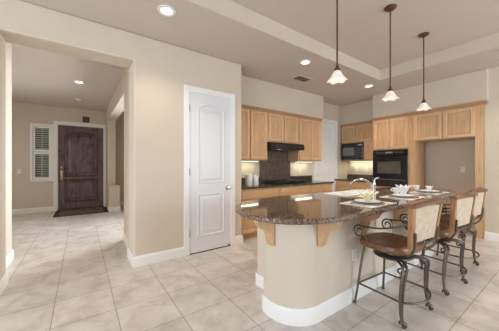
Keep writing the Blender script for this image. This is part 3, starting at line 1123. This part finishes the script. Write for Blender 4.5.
    # arms ending in forward scrolls over the seat corners
    for sx in (-1, 1):
        X = sx * .232
        path = [(sx * .222, yb(.82) + .012, .82), (X + sx * .012, -.12, .775), (X + sx * .016, 0, .745), (X + sx * .012, .10, .737), (X, .15, .732)]
        ar = B().tube(smooth_path(path, 6), .0075, 8)
        c = (.175, .678)
        spi = []
        for i in range(34):
            a = math.radians(-35 + i * 17)
            rr = .062 * (1 - i / 40)
            spi.append((X, c[0] + rr * math.cos(PI - a) * -1, c[1] + rr * math.sin(a)))
        # curl: up from the seat corner, over the top, forward and down into the eye
        spi = []
        for i in range(36):
            a = math.radians(200 - i * 17)
            rr = .060 * (1 - max(0, i - 4) / 42)
            spi.append((X, c[0] + rr * math.cos(a), c[1] + rr * math.sin(a)))
        stem = [(X * .93, .105, .596), (X * .97, .108, .625)]
        ar.tube(smooth_path(stem + spi, 2), .0075, 8)
        ar.obj('arm', 'bronze', t, True)
    return t


st1 = stool('bar stool with cream back nearest the rounded end of the island', (2.30, 1.01, 0), math.radians(-4))
st2 = copy_tree(st1); st2.location = (3.17, .972, 0); st2.rotation_euler.z = math.radians(-5)
st2['label'] = 'middle bar stool, between the two other cream-backed stools'
st3 = copy_tree(st1); st3.location = (3.89, 1.015, 0); st3.rotation_euler.z = math.radians(-3)
st3['label'] = 'bar stool with cream back nearest the refrigerator niche'


# ------------------------------------------------------------------ place settings
def disc(r, h, rim):
    return B().lathe([(.001, .0), (r * .6, 0), (r, h), (r + .002, h + .003), (r - .004, h + .005), (r * .62, rim), (.001, rim)], 36)


def napkin(label, loc, m, size, open_, group):
    """napkin folded into upright petals"""
    b_ = B()
    n = 9
    for i in range(n):
        a = 2 * PI * i / n
        loops = []
        for k in range(6):
            v = k / 5
            w_ = size * .22 * math.sin(PI * (.18 + .80 * v)) + .001
            rr = size * (.06 + open_ * v ** 1.4)
            z = size * 1.0 * v * (1 - .25 * open_ * v)
            cx, cy = rr * math.cos(a), rr * math.sin(a)
            tx, ty = -math.sin(a), math.cos(a)
            nx, ny = math.cos(a), math.sin(a)
            loops.append([(cx - tx * w_, cy - ty * w_, z), (cx + nx * .003, cy + ny * .003, z), (cx + tx * w_, cy + ty * w_, z), (cx - nx * .003, cy - ny * .003, z)])
        b_.loft(loops)
    b_.lathe([(.001, 0), (size * .15, 0), (size * .12, size * .2), (.001, size * .25)], 12)
    o = b_.obj('folded_napkin', m, loc=loc)
    return tag(o, label, 'napkin', group)


def cup(label, loc, rz=0):
    t = thing('tea_cup', label, 'cup', loc, rz, 'white cups on the island')
    B().lathe([(.001, 0), (.026, 0), (.028, .005), (.036, .03), (.045, .068), (.046, .07), (.042, .068), (.033, .03), (.022, .01), (.001, .009)], 28).obj('bowl', 'porcelain', t, True)
    B().tube(smooth_path([(.038, 0, .06), (.062, 0, .058), (.066, 0, .038), (.036, 0, .025)], 5), .005, 8).obj('handle', 'porcelain', t, True)
    return t


names = ['at the bar stool nearest the white door', 'at the middle bar stool', 'at the bar stool farthest from the white door']
sets = [(2.23, 1.20), (3.00, 1.20), (3.80, 1.21)]
ZT = .9205
for i, ((x, y), wh) in enumerate(zip(sets, names)):
    pm = B().prism(rrect(-.235, .235, -.165, .165, .02), 'z', 0, .003, bev=.001).obj('placemat', 'placemat', loc=(x, y, ZT))
    tag(pm, 'patterned pale placemat ' + wh, 'placemat', 'placemats on the island')
    z = ZT + .0035
    p1 = disc(.142, .006, .004).obj('charger_plate', 'navy', smooth=True, loc=(x, y, z))
    tag(p1, 'blue-grey charger plate ' + wh, 'plate', 'charger plates on the island')
    p2 = disc(.112, .014, .007).obj('dinner_plate', 'porcelain', smooth=True, loc=(x, y, z + .0045))
    tag(p2, 'white dinner plate ' + wh, 'plate', 'dinner plates on the island')
    zz = z + .0125
    if i == 0:
        napkin('pale yellow flower-folded napkin on the plate ' + wh, (x, y, zz), 'napkin_yellow', .115, .75, 'folded napkins')
    elif i == 1:
        napkin('tall white fan-folded napkin on the plate ' + wh, (x - .01, y, zz), 'napkin_white', .14, .5, 'folded napkins')
    else:
        napkin('white folded napkin on the plate ' + wh, (x, y, zz), 'napkin_white', .08, .5, 'folded napkins')
    # cutlery on the mat
    for k, (dx, nm, lab) in enumerate(((-.195, 'fork', 'metal fork on the placemat '), (.195, 'knife', 'metal knife on the placemat '))):
        c_ = B()
        if nm == 'fork':
            c_.box(-.006, .006, -.09, .02, .0, .003, bev=.001).box(-.011, .011, .02, .045, 0, .003, bev=.001)
            for q in (-.0095, -.0032, .0032, .0095):
                c_.box(q - .0015, q + .0015, .045, .085, 0, .002)
        else:
            c_.box(-.007, .007, -.09, .0, 0, .004, bev=.001).prism([(-.008, 0), (.008, 0), (.009, .06), (.003, .095), (-.008, .09)], 'z', 0, .002)
        o = c_.obj(nm, 'nickel', loc=(x + dx, y, ZT + .0035))
        tag(o, lab + wh, nm, nm + 's on the island')
cup('white cup standing behind the plates of the middle place setting', (3.34, 1.42, ZT), 2.5)
cup('white cup standing behind the plates nearest the refrigerator niche', (4.02, 1.44, ZT), 2.2)


# ------------------------------------------------------------------ pendants
def pendant(label, x, y, zs):
    t = thing('pendant_light', label, 'pendant lamp', (x, y, TZ), 0, 'pendant lamps over the island')
    B().lathe([(.001, -.0005), (.066, -.0005), (.068, -.008), (.05, -.026), (.018, -.034), (.001, -.036)], 28).obj('canopy', 'pend_bronze', t, True)
    top = zs - TZ + .15
    B().tube([(0, 0, -.03), (0, 0, top)], .008, 8).obj('rod', 'pend_bronze', t, True)
    B().lathe([(.001, top + .02), (.012, top + .018), (.016, top - .005), (.028, top - .018), (.03, top - .04), (.001, top - .042)], 20).obj('socket_cap', 'pend_bronze', t, True)
    # bell shade with a scalloped lip
    n = 48
    prof = [(.026, -.03), (.036, -.042), (.046, -.062), (.062, -.092), (.085, -.122), (.105, -.142), (.102, -.142), (.082, -.120), (.058, -.090), (.042, -.060), (.030, -.040), (.022, -.034)]
    prof = [(r * .84, -.03 + (z + .03) * .88) for r, z in prof]
    loops = []
    for r, z in prof:
        k = max(0, (-z - .06) / .082)
        loops.append([((r + .007 * k * math.cos(6 * a)) * math.cos(a), (r + .007 * k * math.cos(6 * a)) * math.sin(a), top + z - .006 * k * math.cos(6 * a)) for a in (2 * PI * j / n for j in range(n))])
    B().loft(loops, cap=False).obj('lamp_shade', 'shade_glow', t, True)['label'] = 'glowing alabaster bell shade'
    B().ball((0, 0, top - .085), .026, 1.2).obj('bulb', 'bulb_glow', t, True)
    d = bpy.data.lights.new('pendant_lamp', 'SPOT')
    d.energy = 22; d.color = (1, .84, .64); d.shadow_soft_size = .05; d.spot_size = math.radians(140); d.spot_blend = .6
    o = bpy.data.objects.new('pendant_lamp', d)
    COL.objects.link(o); o.parent = t; o.location = (0, 0, top - .15)
    return t


pendant('bell glass pendant lamp over the rounded end of the island', 1.98, 1.36, 2.062)
pendant('bell glass pendant lamp over the middle of the island', 2.985, 1.335, 2.045)
pendant('bell glass pendant lamp nearest the refrigerator niche', 3.99, 1.335, 2.06)


# ------------------------------------------------------------------ recessed downlights
def downlight(label, x, y, power):
    t = thing('recessed_light', label, 'ceiling light', (x, y, CEIL), 0, 'recessed ceiling lights')
    B().lathe([(.062, -.0005), (.095, -.0005), (.093, -.008), (.070, -.010), (.062, -.006)], 32, cap=False).obj('trim_ring', 'white', t, True)
    B().lathe([(.001, -.0035), (.063, -.0035), (.063, -.001), (.001, -.001)], 24).obj('lens', 'can_glow', t, True)
    d = bpy.data.lights.new('downlight_lamp', 'SPOT')
    d.energy = power; d.color = (1, .86, .68); d.shadow_soft_size = .06; d.spot_size = math.radians(125); d.spot_blend = .7
    o = bpy.data.objects.new('downlight_lamp', d)
    COL.objects.link(o); o.parent = t; o.location = (0, 0, -.03)
    return t


downlight('recessed ceiling light in front of the white two-panel door', 0.755, 2.61, 34)
downlight('recessed ceiling light near the air vent', 2.96, 2.62, 37)
downlight('recessed ceiling light at the far corner near the oven', 4.93, 2.63, 48)
downlight('recessed ceiling light added out of view beside the refrigerator niche', 4.98, 0.42, 38)  # added unseen can, placed so more light enters the niche
downlight('recessed ceiling light in the entry hall', -0.03, 5.85, 36)

# smoke detector, vent, sensor, plaque, mat
sd = B().lathe([(.001, -.0005), (.07, -.0005), (.068, -.02), (.05, -.034), (.001, -.036)], 28).obj('smoke_detector', 'plastic', smooth=True, loc=(-.04, 7.35, CEIL))
tag(sd, 'round white smoke detector on the hall ceiling before the entry door', 'smoke detector')
vt = thing('ceiling_vent', 'dark rectangular air vent in the ceiling near the range hood wall', 'vent', (3.46, 3.15, CEIL))
v_ = B()
v_.box(-.19, .19, -.11, -.085, -.012, -.0005).box(-.19, .19, .085, .11, -.012, -.0005).box(-.19, -.165, -.085, .085, -.012, -.0005).box(.165, .19, -.085, .085, -.012, -.0005)
v_.obj('frame', 'ceiling', vt)
B().box(-.165, .165, -.085, .085, -.002, -.0005).obj('backing', 'dark', vt)
v_ = B()
for i in range(8):
    y = -.075 + i * .0214
    v_.prism([(y - .006, -.003), (y - .004, -.003), (y + .006, -.011), (y + .004, -.011)], 'x', -.165, .165)
v_.obj('slats', 'grille', vt)
ws = thing('motion_sensor', 'small white wall sensor on the hall opening jamb', 'sensor', (0.604, 3.95, 1.98), -PI / 2)
B().box(-.03, .03, -.022, 0, -.045, .045, bev=.008).obj('housing', 'plastic', ws)
B().box(-.018, .018, -.026, -.022, -.03, .0, bev=.002).obj('lens', 'porcelain', ws)
pq = thing('wall_plaque', 'small dark patterned tile hung above the entry door', 'wall decor', (0.125, YE, 2.655))
B().box(-.085, .085, -.015, -.001, -.085, .085, bev=.004).obj('frame', 'iron', pq)
q_ = B()
for sx in (-1, 1):
    for sz in (-1, 1):
        q_.box(sx * .036 - .026, sx * .036 + .026, -.018, -.015, sz * .036 - .026, sz * .036 + .026, bev=.002)
q_.obj('tile', 'grille', pq)
dm = thing('door_mat', 'dark patterned mat on the tile before the entry door', 'mat', (0.03, 8.06, 0))
B().prism(rrect(-.60, .60, -.49, .49, .03), 'z', .0005, .010, bev=.002).obj('mat_border', 'mat', dm)
B().prism(rrect(-.50, .50, -.39, .39, .02), 'z', .0102, .0125).obj('mat_field', 'mat_field', dm)
